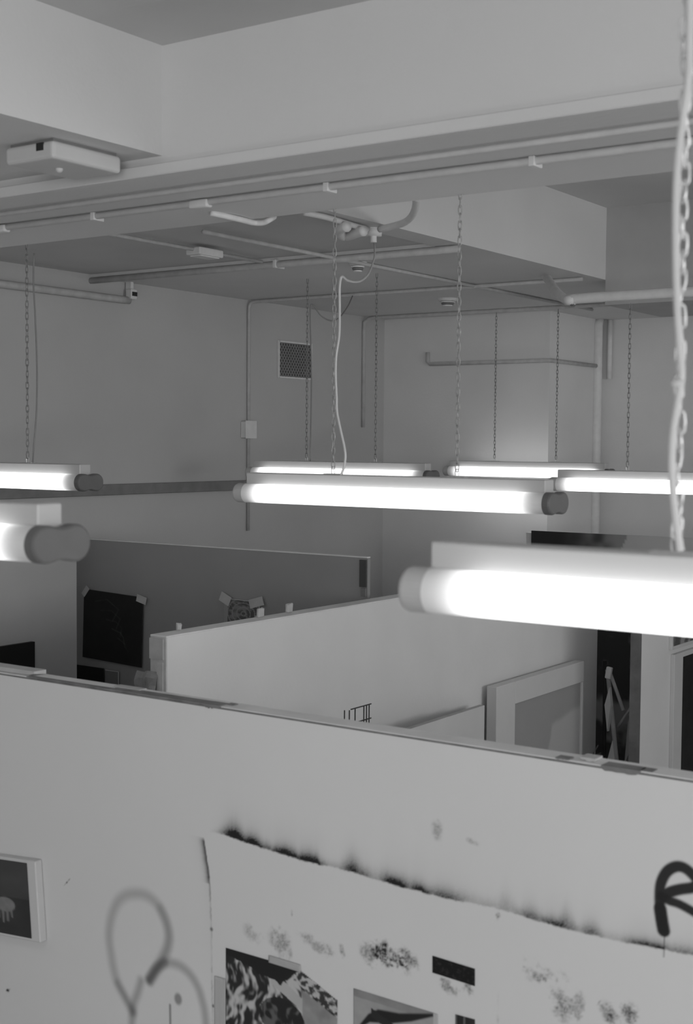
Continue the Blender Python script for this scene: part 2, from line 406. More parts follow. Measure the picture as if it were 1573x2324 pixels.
run('conduit', [(pb.x, 3.9, Lv(.934)), (pb.x, pb.y+.45, Lv(.934))], .009, CONDF, 'thin conduit through the flat ceiling box at left')
t = thing('ceiling_box', pb, 'flat rectangular white box on the low ceiling at left behind the beam', 'box')
box('body', -.045, .045, -.09, .09, -.012, .025, COND, t, .006, 2)
box('cover', -.035, .035, -.07, .07, -.018, -.011, COND, t, .002)
# wall pipe, left
p = at(292, 682, 'x', XL+.03)
run('pipe', [(XL+.035, -4, p.z), (XL+.035, p.y-.1, p.z), (XL+.035, p.y, p.z)], .022, CONDF, 'white pipe high along the left wall ending at a sensor')
p = at(297, 668, 'x', XL+.04)
t = thing('wall_sensor', p, 'small white and black sensor at the end of the high left pipe', 'sensor')
box('body', -.02, .03, -.025, .025, -.03, .03, COND, t, .005); box('lens', .028, .034, -.02, .02, -.012, .012, DARK, t); box('bracket', -.03, .01, -.012, .012, .02, .09, COND, t)
# thick pipe, right
pp = [at(1236, 622, 'z', .96), at(1246, 638, 'y', 6.85), at(1262, 662, 'y', 6.62), at(1280, 677, 'y', 6.4), at(1300, 682, 'y', 6.28), at(1340, 680, 'y', 6.28), (-1.5, 6.28, Lv(.735)), (2, 6.28, Lv(.735))]
pp[5] = Vector((pp[5].x, 6.28, Lv(.735)))
big = run('pipe', pp, .025, COND, 'thick white pipe with an elbow, running off right under the rear beam', n=14, smooth=6)
bm = bmesh.new(); bmesh.ops.create_cone(bm, cap_ends=True, segments=16, radius1=.029, radius2=.029, depth=.014, matrix=Matrix.Rotation(math.pi/2, 4, 'Y'))
o = link('collar', bm, CAP, big); o.location = at(1300, 682, 'y', 6.28)
# pipes at the rear corner
px_ = at(1355, 900, 'y', 9.5).x
pc = run('pipe', [(px_, 9.5, FL+CAM_Z), (px_, 9.5, Lv(.90)), (px_, 9.52, Lv(.943))], .036, COND, 'thick vertical white pipe in the back right corner of the pier', n=14)
px_ = at(1385, 800, 'y', 9.58).x
run('pipe', [(px_, 9.57, at(1385, 860, 'y', 9.57).z), (px_, 9.57, Lv(.943))], .02, COND, 'short vertical pipe right of the thick corner pipe', n=10)
a0, a1 = at(970, 822, 'y', 8.70), at(1246, 818, 'y', 8.70)
zz = a1.z
run('conduit', [(a0.x, 8.705, zz+.09), (a0.x, 8.705, zz+.02), (a0.x+.02, 8.705, zz), (a1.x+.012, 8.705, zz), (a1.x+.016, 8.74, zz), (a1.x+.016, 9.46, zz-.0)], .015, CONDF, 'horizontal conduit across the back pier turning round its corner to the pipe')
run('conduit', [(at(1303, 700, 'y', 9.2).x, 9.2, at(1303, 795, 'y', 9.2).z), (at(1303, 700, 'y', 9.2).x, 9.2, Lv(.943))], .014, COND, 'short conduit dropping beside the back pier')
run('conduit', [at(1450, 512, 'z', 1.34), at(1573, 548, 'z', 1.34), at(1700, 590, 'z', 1.34)], .014, COND, 'thin conduit on the raised ceiling bay at right')

# ------------------------------------------------------------------ detectors, grille, emergency box
def detector(px, py, lv, r, label):
    t = thing('smoke_detector', at(px, py, 'z', lv), label, 'detector')
    bm = bmesh.new(); bmesh.ops.create_cone(bm, cap_ends=True, segments=24, radius1=r*.8, radius2=r, depth=.018); o = link('base', bm, COND, t); o.location = (0, 0, .945-lv-.009)
    for k in range(3):
        bm = bmesh.new(); bmesh.ops.create_cone(bm, cap_ends=True, segments=24, radius1=r*(.68-.12*k), radius2=r*(.72-.12*k), depth=.008); o = link('louvre', bm, COND if k != 1 else RAIL, t); o.location = (0, 0, .945-lv-.024-.011*k)
detector(1016, 688, .915, .07, 'round louvred smoke detector on the low ceiling above the far lights')
detector(812, 602, .93, .05, 'small flat smoke detector on the low ceiling near the hanging cord')

q0, q1 = at(631, 775, 'x', XL), at(704, 783, 'x', XL)
q2 = at(631, 855, 'x', XL)
gy0, gy1, gz1, gz0 = q0.y, q1.y, q0.z, q2.z
t = thing('wall_grille', (XL, (gy0+gy1)/2, gz0), 'square ventilation grille of diagonal wire mesh high on the left wall', 'grille')
O = t.location
box('recess', .002, .008, gy0-O.y, gy1-O.y, 0, gz1-gz0, mat('grille_back', .07, .8, .1), t)
bm = bmesh.new()
w_, h_ = gy1-gy0, gz1-gz0
for (u0, u1, v0, v1) in ((0, w_, -.008, .004), (0, w_, h_-.004, h_+.008), (-.008, .004, -.008, h_+.008), (w_-.004, w_+.008, -.008, h_+.008)):
    addbox(bm, .002, .014, gy0-O.y+u0, gy0-O.y+u1, v0, v1)
link('frame', bm, COND, t)
bm = bmesh.new(); st = .030
def diag(sg):
    k = -h_
    while k < w_+h_:
        pts_ = []
        for i in range(0, 41):
            v = h_*i/40; u = k + sg*v*.8
            if 0 <= u <= w_: pts_.append((u, v))
        if len(pts_) > 1:
            (ua, va), (ub, vb) = pts_[0], pts_[-1]
            addtube(bm, [(.011, gy0-O.y+ua, va), (.011, gy0-O.y+ub, vb)], .0038, 4)
        k += st
diag(1); diag(-1)
o = link('wire_mesh', bm, mat('grille_wire', .3, .6), t); o['kind'] = 'stuff'

c = at(120, 309, 'z', .873)
bx0, bx1, by0, by1 = c.x-.205, c.x, c.y, c.y+.28
t = thing('emergency_light', (c.x-.1, c.y+.14, Lv(.873)), 'boxy white emergency fitting with a dark square window under the left soffit', 'light')
O = t.location
box('mount', bx0+.012, bx1-.012, by0+.012, by1-.012, Lv(.862), Lv(.873), RAIL, t, off=O)
box('body', bx0, bx1, by0, by1, Lv(.812), Lv(.864), WHITE, t, .012, 3, off=O)
p = at(91, 333, 'y', by0)
box('window', p.x-.014, p.x+.014, by0-.003, by0+.004, p.z-.011, p.z+.011, DARK, t, off=O)
bm = bmesh.new(); bmesh.ops.create_uvsphere(bm, u_segments=12, v_segments=8, radius=.012); o = link('indicator', bm, WHITE, t, True); o.location = Vector(((bx0+bx1)/2, (by0+by1)/2-.02, Lv(.811)))-O

# ------------------------------------------------------------------ front partition with spray paint
PY, TL = 2.80, -.7255
G0x, G1x, Gz0, Gz1 = -3.75, -.85, Lv(-2.05), Lv(TL-.006)
t = thing('partition_wall', (-2.2, PY+.04, 0), 'long pale partition across the foreground sprayed with black letters and outlines', 'partition')
O = t.location
box('core', -4.6, 2.0, PY+.004, PY+.07, 0, Lv(TL-.006), PART, t, off=O)
box('top_rail', -4.6, 2.0, PY+.003, PY+.072, Lv(TL-.006), Lv(TL), TOPC, t, .0015, off=O)
box('edge_joint', -4.6, 2.0, PY-.001, PY+.0032, Lv(TL-.0065), Lv(TL-.0025), TAPED, t, off=O)
def wp(px, py):
    p = at(px, py, 'y', PY); return (p.x-G0x, p.z-Gz0)
def cr(x, y, ox=0): return wp(ox + x/2.622, 1800 + y/2.622)
def wps(l, ox=0): return [cr(x, y, ox) for x, y in l]
loop1 = wps([(790, 1300), (745, 1215), (700, 1130), (675, 1040), (662, 960), (650, 870), (652, 800), (668, 720), (700, 650), (745, 610), (800, 598), (860, 605), (910, 635), (955, 690), (990, 770), (1005, 850), (995, 920), (970, 980), (930, 1050), (890, 1110)])
arch = wps([(890, 1110), (930, 1045), (980, 1010), (1040, 1015), (1090, 1040), (1140, 1090), (1180, 1160), (1205, 1240), (1220, 1310), (1228, 1400)])
vee = wps([(838, 1120), (822, 1180), (800, 1240), (788, 1300), (785, 1400)])
Rs = wps([(1398, 815), (1388, 760), (1378, 690), (1374, 620), (1380, 545), (1405, 485), (1440, 450), (1485, 436), (1530, 450), (1575, 490), (1600, 530), (1575, 560), (1500, 572), (1440, 588), (1385, 615)], 973)
Rl = wps([(1385, 615), (1430, 640), (1490, 660), (1573, 705), (1660, 760)], 973)
Rd = wps([(1400, 800), (1402, 860), (1398, 975)], 973)
Tedge = [wp(*p) for p in ((482, 1887), (545, 1906), (620, 1932), (680, 1950), (716, 1960), (760, 1968), (806, 1979), (850, 1994), (898, 2008), (960, 2024), (1035, 2042), (1080, 2050), (1122, 2059), (1170, 2073), (1217, 2088), (1260, 2099), (1301, 2111), (1347, 2122), (1427, 2139), (1507, 2153), (1573, 2168), (1640, 2185))]
Ledge = [wp(*p) for p in ((462, 1900), (468, 1940), (475, 1990), (478, 2050), (480, 2110), (481, 2200), (483, 2324), (484, 2500))]
blobs = [(515, 9, .55, 13), (533, 13, 1.1, 20), (572, 16, .95, 13), (605, 12, .6, 8), (650, 18, 1.0, 12), (700, 16, 1.0, 13), (716, 7, .95, 12), (760, 25, .25, 6), (800, 12, .75, 22), (820, 12, .6, 8), (860, 25, .3, 14), (898, 14, 1.05, 12), (925, 20, .45, 14), (955, 15, .8, 11), (1010, 22, .65, 14), (1060, 25, .25, 14), (1105, 20, .25, 10), (1148, 10, .32, 26), (1180, 12, .35, 8), (1207, 13, .6, 16), (1262, 18, .75, 10), (1288, 7, .5, 26), (1300, 9, .5, 8), (1343, 12, .6, 16), (1400, 25, .22, 10), (1465, 18, .75, 7), (1492, 14, .75, 7), (1556, 22, .5, 10), (1620, 20, .4, 10)]
def wall_paint(u, v):
    g = np.full(u.shape, .70)
    # faint greyer, brushed and patched paint
    g *= 1 + .05*(fbm(u*2.2, v*2.2, 4, 3)-.5)
    den = np.zeros(u.shape)
    def add(d): 
        nonlocal den
        den = 1-(1-den)*(1-np.clip(d, 0, 1))
    gr = .75 + .5*vnoise(u*420, v*420, 9)
    def stroke(pts, w, soft, s, rough=.0):
        P = [tuple(p)[:2] for p in spline([(p[0], p[1], 0) for p in pts], 5)]
        bb = [min(p[0] for p in P)-.08, max(p[0] for p in P)+.08, min(p[1] for p in P)-.08, max(p[1] for p in P)+.08]
        k = (u > bb[0]) & (u < bb[1]) & (v > bb[2]) & (v < bb[3])
        d = np.full(u.shape, 9.); d0, _ = seg_dist(u[k], v[k], P); d[k] = d0
        add(s*(1-sstep(w-soft, w+soft, d)))
    stroke(loop1, .015, .016, .34); stroke(loop1[-7:], .014, .014, .25); stroke(arch, .013, .013, .40); stroke(arch[:3], .014, .010, .35)
    stroke(vee, .013, .014, .42); stroke(loop1[:3], .011, .012, .3)
    stroke(wps([(1012, 1262), (1014, 1400)]), .0035, .004, .7)
    cx_, cy_ = cr(1060, 1225); dd = np.hypot((u-cx_)/.85, (v-cy_)); add(.6*(1-sstep(.010, .023, dd)))
    stroke(Rs, .0125, .0035, .985); stroke(Rl, .0105, .0035, .985); stroke(Rs[:3], .0155, .003, .98); stroke(Rd, .0012, .0016, .8)
    # overspray along the masked top edge: hard below, soft above
    ex = np.array([p[0] for p in Tedge]); ey = np.array([p[1] for p in Tedge])
    e = np.interp(u, ex, ey) + .0022*(vnoise(u*160, u*0+3, 5)-.5) + .003*(vnoise(u*40, u*0+1, 8)-.5)
    dy = v-e
    s = np.zeros(u.shape); hh = np.full(u.shape, .004)
    for bx_, bw, bs_, bh in blobs:
        q = wp(bx_, 2000); sc = at(bx_, 2000, 'y', PY); k_ = (sc - Vector((0, 0, CAM_Z))).length/F
        ww = np.exp(-((u-q[0])/(bw*k_*2.9))**2)
        s = np.maximum(s, bs_*ww); hh = np.maximum(hh, .004 + bh*k_*.95*ww)
    top = np.where(dy >= 0, np.exp(-(np.clip(dy-.25*hh, 0, 9)/hh)**1.5), 1-sstep(0, .0035, -dy)) * s
    halo = np.where(dy >= 0, .33*np.exp(-dy/.035)*np.clip(s*1.2, 0, 1), 0)
    inx = (u > ex[0]-.01)*1.0
    add((top*gr + halo)*inx*.97)
    lx = np.array([p[0] for p in Ledge])[::-1]; ly = np.array([p[1] for p in Ledge])[::-1]
    e2 = np.interp(v, ly, lx) + .002*(vnoise(v*130, v*0, 2)-.5)
    dx = e2-u; yt = Ledge[0][1]; q1990 = Ledge[2][1]
    st_ = np.where(v > q1990, .9*sstep(0, .012, yt-v), .9*np.exp(-(q1990-v)/.035)+.36*(vnoise(v*30, v*0, 4) > .35)*vnoise(v*60, v*0, 6)+.12)
    st_ = np.where(v > yt, 0, st_)
    wl = np.where(v > q1990-.02, .011, .0028)
    add(st_*np.where(dx >= 0, np.exp(-(dx/wl)**1.5), 1-sstep(0, .0035, -dx)))
    add(np.where((dx >= 0) & (v < yt), .22*np.exp(-dx/.02)*np.exp(-np.clip(yt-v, 0, 9)/.15), 0))
    for px, py, rr in ((480, 2109, .006), (484, 2283, .005)):
        q = wp(px, py); add(.7*(1-sstep(rr*.5, rr*1.3, np.hypot(u-q[0], v-q[1]))))
    # scraped and dabbed stains
    def dab(px, py, wx, wy, s, thr, fr=90, sd=1, tilt=.22):
        q = wp(px, py); k_ = (at(px, py, 'y', PY)-Vector((0, 0, CAM_Z))).length/F
        du = (u-q[0])/(wx*k_); dv = ((v-q[1]) + tilt*(u-q[0]))/(wy*k_)
        m_ = np.exp(-(du**2+dv**2)*1.0); n_ = .55*fbm(u*fr*1.3, v*fr*1.3, 3, sd)+.45*vnoise(u*fr*.35, v*fr*.35, sd+40)
        add(s*1.5*sstep(.62-.42*m_, .98-.36*m_, n_+.06)*sstep(.04, .45, m_)*(.35+1.1*vnoise(u*290+sd, v*290, sd)))
    dab(882, 2170, 42, 24, .75, .33, 110, 1); dab(838, 2168, 20, 22, .35, .4, 110, 2); dab(925, 2178, 22, 20, .45, .38, 110, 3)
    dab(640, 2140, 30, 32, .3, .35, 60, 4); dab(1222, 2210, 34, 22, .4, .36, 80, 5); dab(1275, 2265, 26, 44, .38, .4, 80, 6)
    dab(1385, 2305, 26, 22, .45, .4, 80, 7); dab(1425, 2300, 20, 24, .55, .42, 90, 8); dab(1020, 2240, 24, 14, .4, .38, 90, 9)
    dab(1062, 2240, 16, 14, .5, .36, 90, 10); dab(1130, 2080, 9, 12, .5, .35, 90, 11, -.8); dab(992, 1880, 12, 22, .25, .35, 60, 12)
    dab(1070, 1909, 16, 6, .2, .35, 60, 13); dab(777, 2160, 8, 14, .4, .35, 90, 14); dab(720, 2145, 40, 14, .25, .45, 110, 15)
    dab(1315, 2285, 12, 34, .3, .4, 90, 16); dab(663, 2072, 4, 8, .5, .3, 90, 17); dab(575, 2120, 24, 16, .2, .4, 70, 18)
    dab(20, 2247, 9, 5, .7, .35, 60, 19, -.4); dab(148, 2007, 12, 3, .6, .35, 60, 20, -1.0); dab(1130, 2290, 5, 50, .22, .3, 40, 21)
    dab(1360, 2275, 8, 4, .5, .3, 60, 22, -1.5)
    return g*(1-den)+.02*den
grid_paint('sprayed_face', (G0x-O.x, PY-O.y, Gz0-O.z), (1, 0, 0), (0, 0, 1), G1x-G0x, Gz1-Gz0, 1000, 450, wall_paint, t)
def top_patch(name, p0, p1, yoff0, yoff1, h, m, drop=0.0, jag=0.0):
    xa, xb = at(p0, 1600, 'y', PY).x, at(p1, 1600, 'y', PY).x
    bm = bmesh.new(); n = 10
    top, bot = [], []
    for i in range(n+1):
        x = xa+(xb-xa)*i/n; d = drop*(1+jag*(random.random()-.5)) if i not in (0, n) else drop*.5
        for lst, zz_ in ((top, 0), (bot, 1)):
            pass
        a_ = bm.verts.new((x-O.x, PY+yoff1-O.y, Lv(TL)+h-O.z)); b_ = bm.verts.new((x-O.x, PY+yoff0-O.y, Lv(TL)+h-O.z))
        c_ = bm.verts.new((x-O.x, PY+yoff0-O.y, Lv(TL)+h-d-.001-O.z)); d_ = bm.verts.new((x-O.x, PY+yoff1-O.y, Lv(TL)-O.z+.0002))
        top.append((a_, b_, c_, d_))
    for q, w in zip(top, top[1:]):
        for k in range(4): bm.faces.new((q[k], q[(k+1) % 4], w[(k+1) % 4], w[k]))
    bm.faces.new(top[0]); bm.faces.new(top[-1])
    return link(name, bm, m, t)
top_patch('grey_tape_strip', 62, 250, -.003, .018, .002, TAPED, .002, .5)
top_patch('grey_tape_strip', 250, 470, -.003, .040, .0025, TAPED, .003, .4)
top_patch('grey_tape_strip', 465, 500, -.0035, .040, .003, TAPED, .009, .5)
top_patch('grey_tape_strip', 498, 514, .03, .05, .003, TAPED, .002, .5)
top_patch('grey_tape_strip', 1368, 1456, -.004, .040, .002, TAPED, .010, .3)
top_patch('grey_tape_strip', 1452, 1480, .01, .040, .002, TAPED, .002, .5)
top_patch('plaster_lump', 1310, 1345, .02, .06, .008, TAPE, .006, .9)
top_patch('plaster_lump', 240, 300, .03, .06, .005, TAPE, .004, .9)
top_patch('plaster_lump', 1262, 1292, .0, .03, .003, TAPED, .002, .9)
top_patch('board_offcut', -60, 66, .02, .07, .014, TAPE, .012)

# ------------------------------------------------------------------ prints and pictures on the front partition
def print_on_front(name, label, cat, corners, fn, n=(60, 60), mask=None, thick=.0015, group=None):
    """corners: left-top, right-top, left-bottom pixels"""
    a_, b_, c_ = (at(*p, 'y', PY-thick) for p in corners)
    U = (b_-a_); V = (c_-a_); lu, lv = U.length, V.length
    o = thing(name, tuple(c_), label, cat, group)
    g = grid_paint('print_surface', tuple(a_-c_), tuple(U/lu), tuple(V/lv), lu, lv, n[0], n[1], lambda u, v: fn(u/lu, v/lv), o, (lambda u, v: mask(u/lu, v/lv)) if mask else None)
    s = g.modifiers.new('paper', 'SOLIDIFY'); s.thickness = .0012
    return o
def dapple(u, v, sd=0, f=6): return fbm(u*f, v*f, 5, sd)
def fnA(u, v):
    w = fbm(u*4, v*4, 3, 20)
    st = vnoise(u*26+w*7, v*8+w*3, 21)*.6+vnoise(u*60+w*9, v*22, 23)*.4
    g = .03 + .50*sstep(.38, .72, st)
    lim = np.where(u < .5, .05+.24*u, .17-.9*(u-.5)) + .05*(fbm(u*30, v*14, 3, 22)-.5)
    fan = np.abs(v-(.17+.55*(u-.5)+.15*(u-.5)**2)) < .045+.02*w
    g = np.where((u > .42) & fan, .42+.1*w, g)
    edge = (u > .62) & (v < (u-.66)*.48+.12)
    g = np.where(edge, .05+.45*sstep(.45, .62, fbm(u*30, v*30, 3, 27)), g)
    g = np.where((u > .70) & (v > (u-.66)*.48+.14) & (v < .5), .20+.2*fbm(u*10, v*10, 3, 28), g)
    ell = ((u-.52)/.20)**2+((v-.44)/.17)**2; g = np.where(ell < 1+.5*(w-.5), .025+.10*sstep(.55, .75, st), g)
    g = np.where(v < lim, .022, g)
    return g
def maskA(u, v):
    return ~((u > .66) & (v < (u-.66)*.48)) & (u < .99)
print_on_front('photo_print', 'dark swirling photo print with a clipped corner pinned left in the sprayed frame', 'photo', ((513, 2151), (768, 2226), (513, 2420)), fnA, (130, 130), maskA)
def fnB(u, v):
    n_ = fbm(u*6, v*6, 4, 31)
    g = .20+.14*n_+.10*(1-u)*(v > .08)
    up = np.interp(u, [0, .18, .30, .55, .97], [.5, .24, .15, .12, .0]); lo = np.interp(u, [0, .2, .45, .7, .97], [.5, .33, .27, .17, .03])
    d = sstep(-.012, .012, v-up)*(1-sstep(-.015, .02, v-lo)); g = g*(1-d)+.022*d
    b_ = sstep(-.01, .01, v-lo); g = g*(1-b_)+(.30+.12*n_)*b_
    q_ = np.abs(v-(.22+.42*(u-.25))) < .05*(u > .22); g = np.where(q_, .03, g)
    return np.where(u > .95, .48, g)
print_on_front('photo_print', 'grey photo print with a dark peaked shape beside the swirling print', 'photo', ((803, 2243), (994, 2302), (803, 2440)), fnB, (90, 90))
def fnC(u, v):
    return np.where((u > .08) & (u < .42) | (u > .5), .02, .12)+.02*dapple(u, v, 5)
print_on_front('photo_print', 'nearly black photo print just showing at the bottom edge', 'photo', ((1034, 2302), (1078, 2314), (1034, 2400)), fnC, (30, 30))
print_on_front('black_tape', 'short black rectangle of tape above the photo prints', 'tape', ((982, 2169), (1078, 2199), (982, 2207)), lambda u, v: .011+.02*(fbm(u*20, v*6, 3, 41) > .68), (60, 24))
print_on_front('clear_tape', 'pale strip of clear tape over the swirling print top edge', 'tape', ((610, 2168), (682, 2190), (610, 2184)), lambda u, v: .40+.06*dapple(u, v, 3), (20, 8), thick=.0035)
print_on_front('clear_tape', 'pale tape strip down the left side of the swirling print', 'tape', ((487, 2215), (512, 2222), (487, 2420)), lambda u, v: .43+.06*dapple(u, v, 7), (12, 30), thick=.0035)
# left canvas, hung proud of the partition
ya = PY-.03
pa, pb_, pc_ = at(-150, 1912, 'y', ya), at(61, 1959, 'y', ya), at(72, 2130, 'y', ya)
ct = thing('framed_picture', (pb_.x-.1, PY, pc_.z), 'small dark picture of pale fingers in a pale frame, at the left edge', 'picture')
OO = ct.location
ang = math.atan2(pc_.x-pb_.x, pb_.z-pc_.z)
hh_ = (pb_-pc_).length; ww_ = (pb_.x-pa.x)
bm = bmesh.new(); addbox(bm, -ww_, .036, 0, .028, -.01, hh_+.008, .003)
f_ = link('frame', bm, WHITE, ct); f_.location = Vector((pc_.x, ya+.001, pc_.z))-OO; f_.rotation_euler = (0, -ang, 0)
def fnL(u, v):
    g = .035+.02*fbm(u*4, v*4, 3, 51); g = np.where(v < .5, g*1.5, g)
    hd = 1-sstep(.8, 1.15, ((u-.73)/.11)**2+((v-.60)/.10)**2)
    for k in range(4):
        d, p_ = seg_dist(u, v, [(.655+.045*k, .62), (.650+.050*k, .86-.06*abs(k-1.3))])
        hd = np.maximum(hd, 1-sstep(.010, .024, d+.008*p_))
    g = g*(1-hd)+(.15+.12*fbm(u*16, v*10, 3, 53))*hd
    return g
gp = grid_paint('picture_surface', (-ww_+.03, -.0015, hh_), (1, 0, 0), (0, 0, -1), ww_-.03, hh_-.0, 70, 70, lambda u, v: fnL(u/(ww_-.03), v/hh_), ct)
gp.location = f_.location; gp.rotation_euler = f_.rotation_euler

# ------------------------------------------------------------------ other partitions
def partition(label, x0, x1, y0, y1, top, m=PART, endm=ENDW):
    t = thing('partition_wall', ((x0+x1)/2, (y0+y1)/2, 0), label, 'partition'); O = t.location
    box('board', x0, x1, y0+.004, y1, 0, Lv(top)-.006, m, t, off=O)
    box('end_post', x0-.0, x1-.0015, y0, y0+.004, 0, Lv(top)-.006, endm, t, off=O) if (y1-y0) > (x1-x0) else None
    box('top_rail', x0-.001, x1+.001, y0-.001, y1, Lv(top)-.006, Lv(top), TOPC, t, .0015, off=O)
    return t
P2X = -3.392
p2 = partition('pale partition running away to the right behind the foreground one, its end taped', P2X-.08, P2X, 3.70, 7.54, TL, PART)
O2 = p2.location
box('tape_patch', P2X-.081, P2X-.012, 3.694, 3.702, Lv(TL)-.09, Lv(TL)-.012, TAPE, p2, off=O2)
box('tape_patch', P2X-.045, P2X-.015, 3.696, 3.702, Lv(TL)-.31, Lv(TL)-.1, ENDW, p2, off=O2)
for px, w in ((405, .012), (590, .02), (655, .02)):
    c_ = at(px, 1430, 'x', P2X-.06)
    bm = bmesh.new(); addbox(bm, -.005, .004, -w, w, 0, .012 + w*1.2, .002)
    for v in bm.verts: v.co.z += .006*random.random(); v.co.x += .006*random.random()
    o = link('torn_tape', bm, TAPE, p2); o.location = Vector((P2X-.06, c_.y, Lv(TL)))-O2
partition('short grey partition at left carrying a black canvas', -5.08, -5.0, 2.6, 4.787, -.544, mat('partition_paint_grey', .42, .7, .04, 3.0))  # board in an even grey of its own
PX = at(833, 1300, 'y', 5.30).x
gp_ = partition('dark grey painted panel wall between the left block and the back', -5.70, PX, 5.30, 5.328, -.545, GREYP)
Og = gp_.location
box('edge_strip', at(815, 1300, 'y', 5.29).x, PX-.001, 5.292, 5.301, Lv(-.69), Lv(-.56), mat('edge_dark', .07), gp_, off=Og)
box('edge_tape', at(819, 1300, 'y', 5.29).x, PX-.002, 5.290, 5.301, Lv(-.735), Lv(-.695), mat('tape_grey', .19), gp_, off=Og)
partition('far partition covered by a large pale and dark painting', -4.2, 0.5, 8.15, 8.21, -.60)
p4 = partition('narrow partition end at right between the cluttered corner and the black painting', -2.95, -2.885, 7.0, 8.11, -.74, PART, mat('worn_board', .16, .7, .25, 10.))
# large painting seen over and below the near light
def fnP(u, v):   # u 0..3.4 m, v 0..1.8 m
    w = fbm(u*3, v*3, 4, 61)
    g = .50+.12*(w-.5)
    d1 = (u < .62-.5*np.clip(v-.02, 0, .3)+.12*w) & (v < .30)
    g = np.where(d1, .03+.25*sstep(.2, .62, u)*sstep(.45, .6, w+.1), g)
    g = np.where((u > 1.22-.6*np.clip(v, 0, .2)+.1*w) & (v > .02), .05+.10*w, g)
    g = np.where(v > .42+.2*(u-1), .05+.20*sstep(.42, .62, fbm(u*6, v*6, 4, 62)), g)
    return g
x0p = at(1206, 1204, 'y', 8.12); 
bp_ = thing('large_painting', (x0p.x+1.2, 8.13, x0p.z-1.6), 'large unframed painting with dark and pale shapes behind the near right light', 'painting')
Ob = bp_.location
box('canvas', x0p.x, x0p.x+3.2, 8.122, 8.148, x0p.z-1.6, x0p.z, WHITE, bp_, off=Ob)
grid_paint('painted_surface', (x0p.x-Ob.x, 8.120-Ob.y, x0p.z-Ob.z), (1, 0, 0), (0, 0, -1), 3.2, 1.6, 260, 130, fnP, bp_)

# ------------------------------------------------------------------ pictures on the left partitions
def pic(name, label, cat, x0, x1, y, z0, z1, fn, th=.012, n=(50, 50), frame=None, tapes=(), tilt=0):
    o = thing(name, ((x0+x1)/2, y, z0), label, cat)
    w = (x1-x0); h = z1-z0
    bx = box('backing', -w/2, w/2, -th, 0, 0, h, frame or WHITE, o, .001)
    g = grid_paint('picture_surface', (-w/2+.002, -th-.0008, h-.002), (1, 0, 0), (0, 0, -1), w-.004, h-.004, n[0], n[1], lambda u, v: fn(u/w, v/h), o)
    for tx, tz, tw, thh, ta in tapes:
        q = box('tape', -tw/2, tw/2, -th-.003, -th, -thh/2, thh/2, TAPE, o); q.location = (tx*w-w/2, 0, h-tz*h); q.rotation_euler = (0, ta, 0)
    o.rotation_euler = (0, tilt, 0)
    return o
yq = 5.292
L0, L1 = at(187, 1340, 'y', yq), at(322, 1512, 'y', yq); L2 = at(200, 1342, 'y', yq)
def scrib(u, v):
    g = .014+.01*fbm(u*6, v*6, 3, 71)
    for k in range(5):
        d, _ = seg_dist(u, v, [(.2+.1*k, .15+.12*k), (.4+.08*k, .1+.15*k), (.6+.03*k, .22+.13*k), (.5+.07*k, .4+.1*k)])
        g = g+.035*(1-sstep(.004, .013, d))*(fbm(u*9, v*9, 2, 70+k))
    return g
pic('taped_drawing', 'large black drawing with faint pale scribbles taped to the dark grey panel', 'drawing', L0.x+.005, L1.x, yq, L1.z, at(322, 1352, 'y', yq).z, scrib, .006, (80, 80), BLACK, ((.98, .03, .07, .04, .2), (.03, .03, .06, .03, -.9)), .035)
L0, L1 = at(170, 1516, 'y', yq), at(237, 1580, 'y', yq)
pic('taped_drawing', 'small black drawing below the large scribbled one', 'drawing', L0.x, L1.x, yq, L1.z, at(237, 1517, 'y', yq).z, lambda u, v: .014+.05*(np.abs(v-.75+.25*np.sin(u*5)) < .03)*(u > .5), .006, (40, 40), BLACK)
L0, L1 = at(240, 1520, 'y', yq), at(270, 1590, 'y', yq)
pic('paper_sheet', 'narrow pale sheet beside the small black drawing', 'paper', L0.x, L1.x, yq, L1.z, L0.z, lambda u, v: .17+.02*dapple(u, v, 2), .004, (12, 20), WHITE)
L0, L1 = at(510, 1358, 'y', yq), at(588, 1440, 'y', yq)
def fnS(u, v):
    r_ = np.hypot(u-.55, v-.4); g = .10+.12*sstep(.5, .68, fbm(u*9+r_*5, v*9, 4, 81)); g = np.where(np.abs(np.sin(r_*24)) > .94, .26, g)
    return np.where((u < .09), .30, g)
pic('taped_photo', 'small busy photo taped to the dark grey panel above the partition edge', 'photo', L0.x, L1.x, yq, L1.z, L0.z, fnS, .004, (50, 50), WHITE, ((.02, .02, .07, .05, .4), (.92, .02, .09, .045, -.3), (.98, .7, .05, .09, .1)), .02)
# crumpled pale sheet beside the end of the partition
c_ = Vector((P2X-.105, 3.715, at(330, 1535, 'y', 3.715).z))
bm = bmesh.new(); bmesh.ops.create_grid(bm, x_segments=10, y_segments=10, size=.065)
for v in bm.verts:
    n_ = fbm(np.array(v.co.x*22+5), np.array(v.co.y*22+5), 3, 91); v.co.z = float(n_)*.05+.02*math.sin(v.co.x*40)
bmesh.ops.rotate(bm, verts=bm.verts, cent=(0, 0, 0), matrix=Matrix.Rotation(1.2, 3, 'X'))
o = link('crumpled_paper', bm, mat('old_paper', .3), None); sm = o.modifiers.new('s', 'SOLIDIFY'); sm.thickness = .002
o.location = c_ - Vector((0, 0, .05)); tag(o, 'crumpled pale paper sheet showing between the left block and partition end', 'paper')
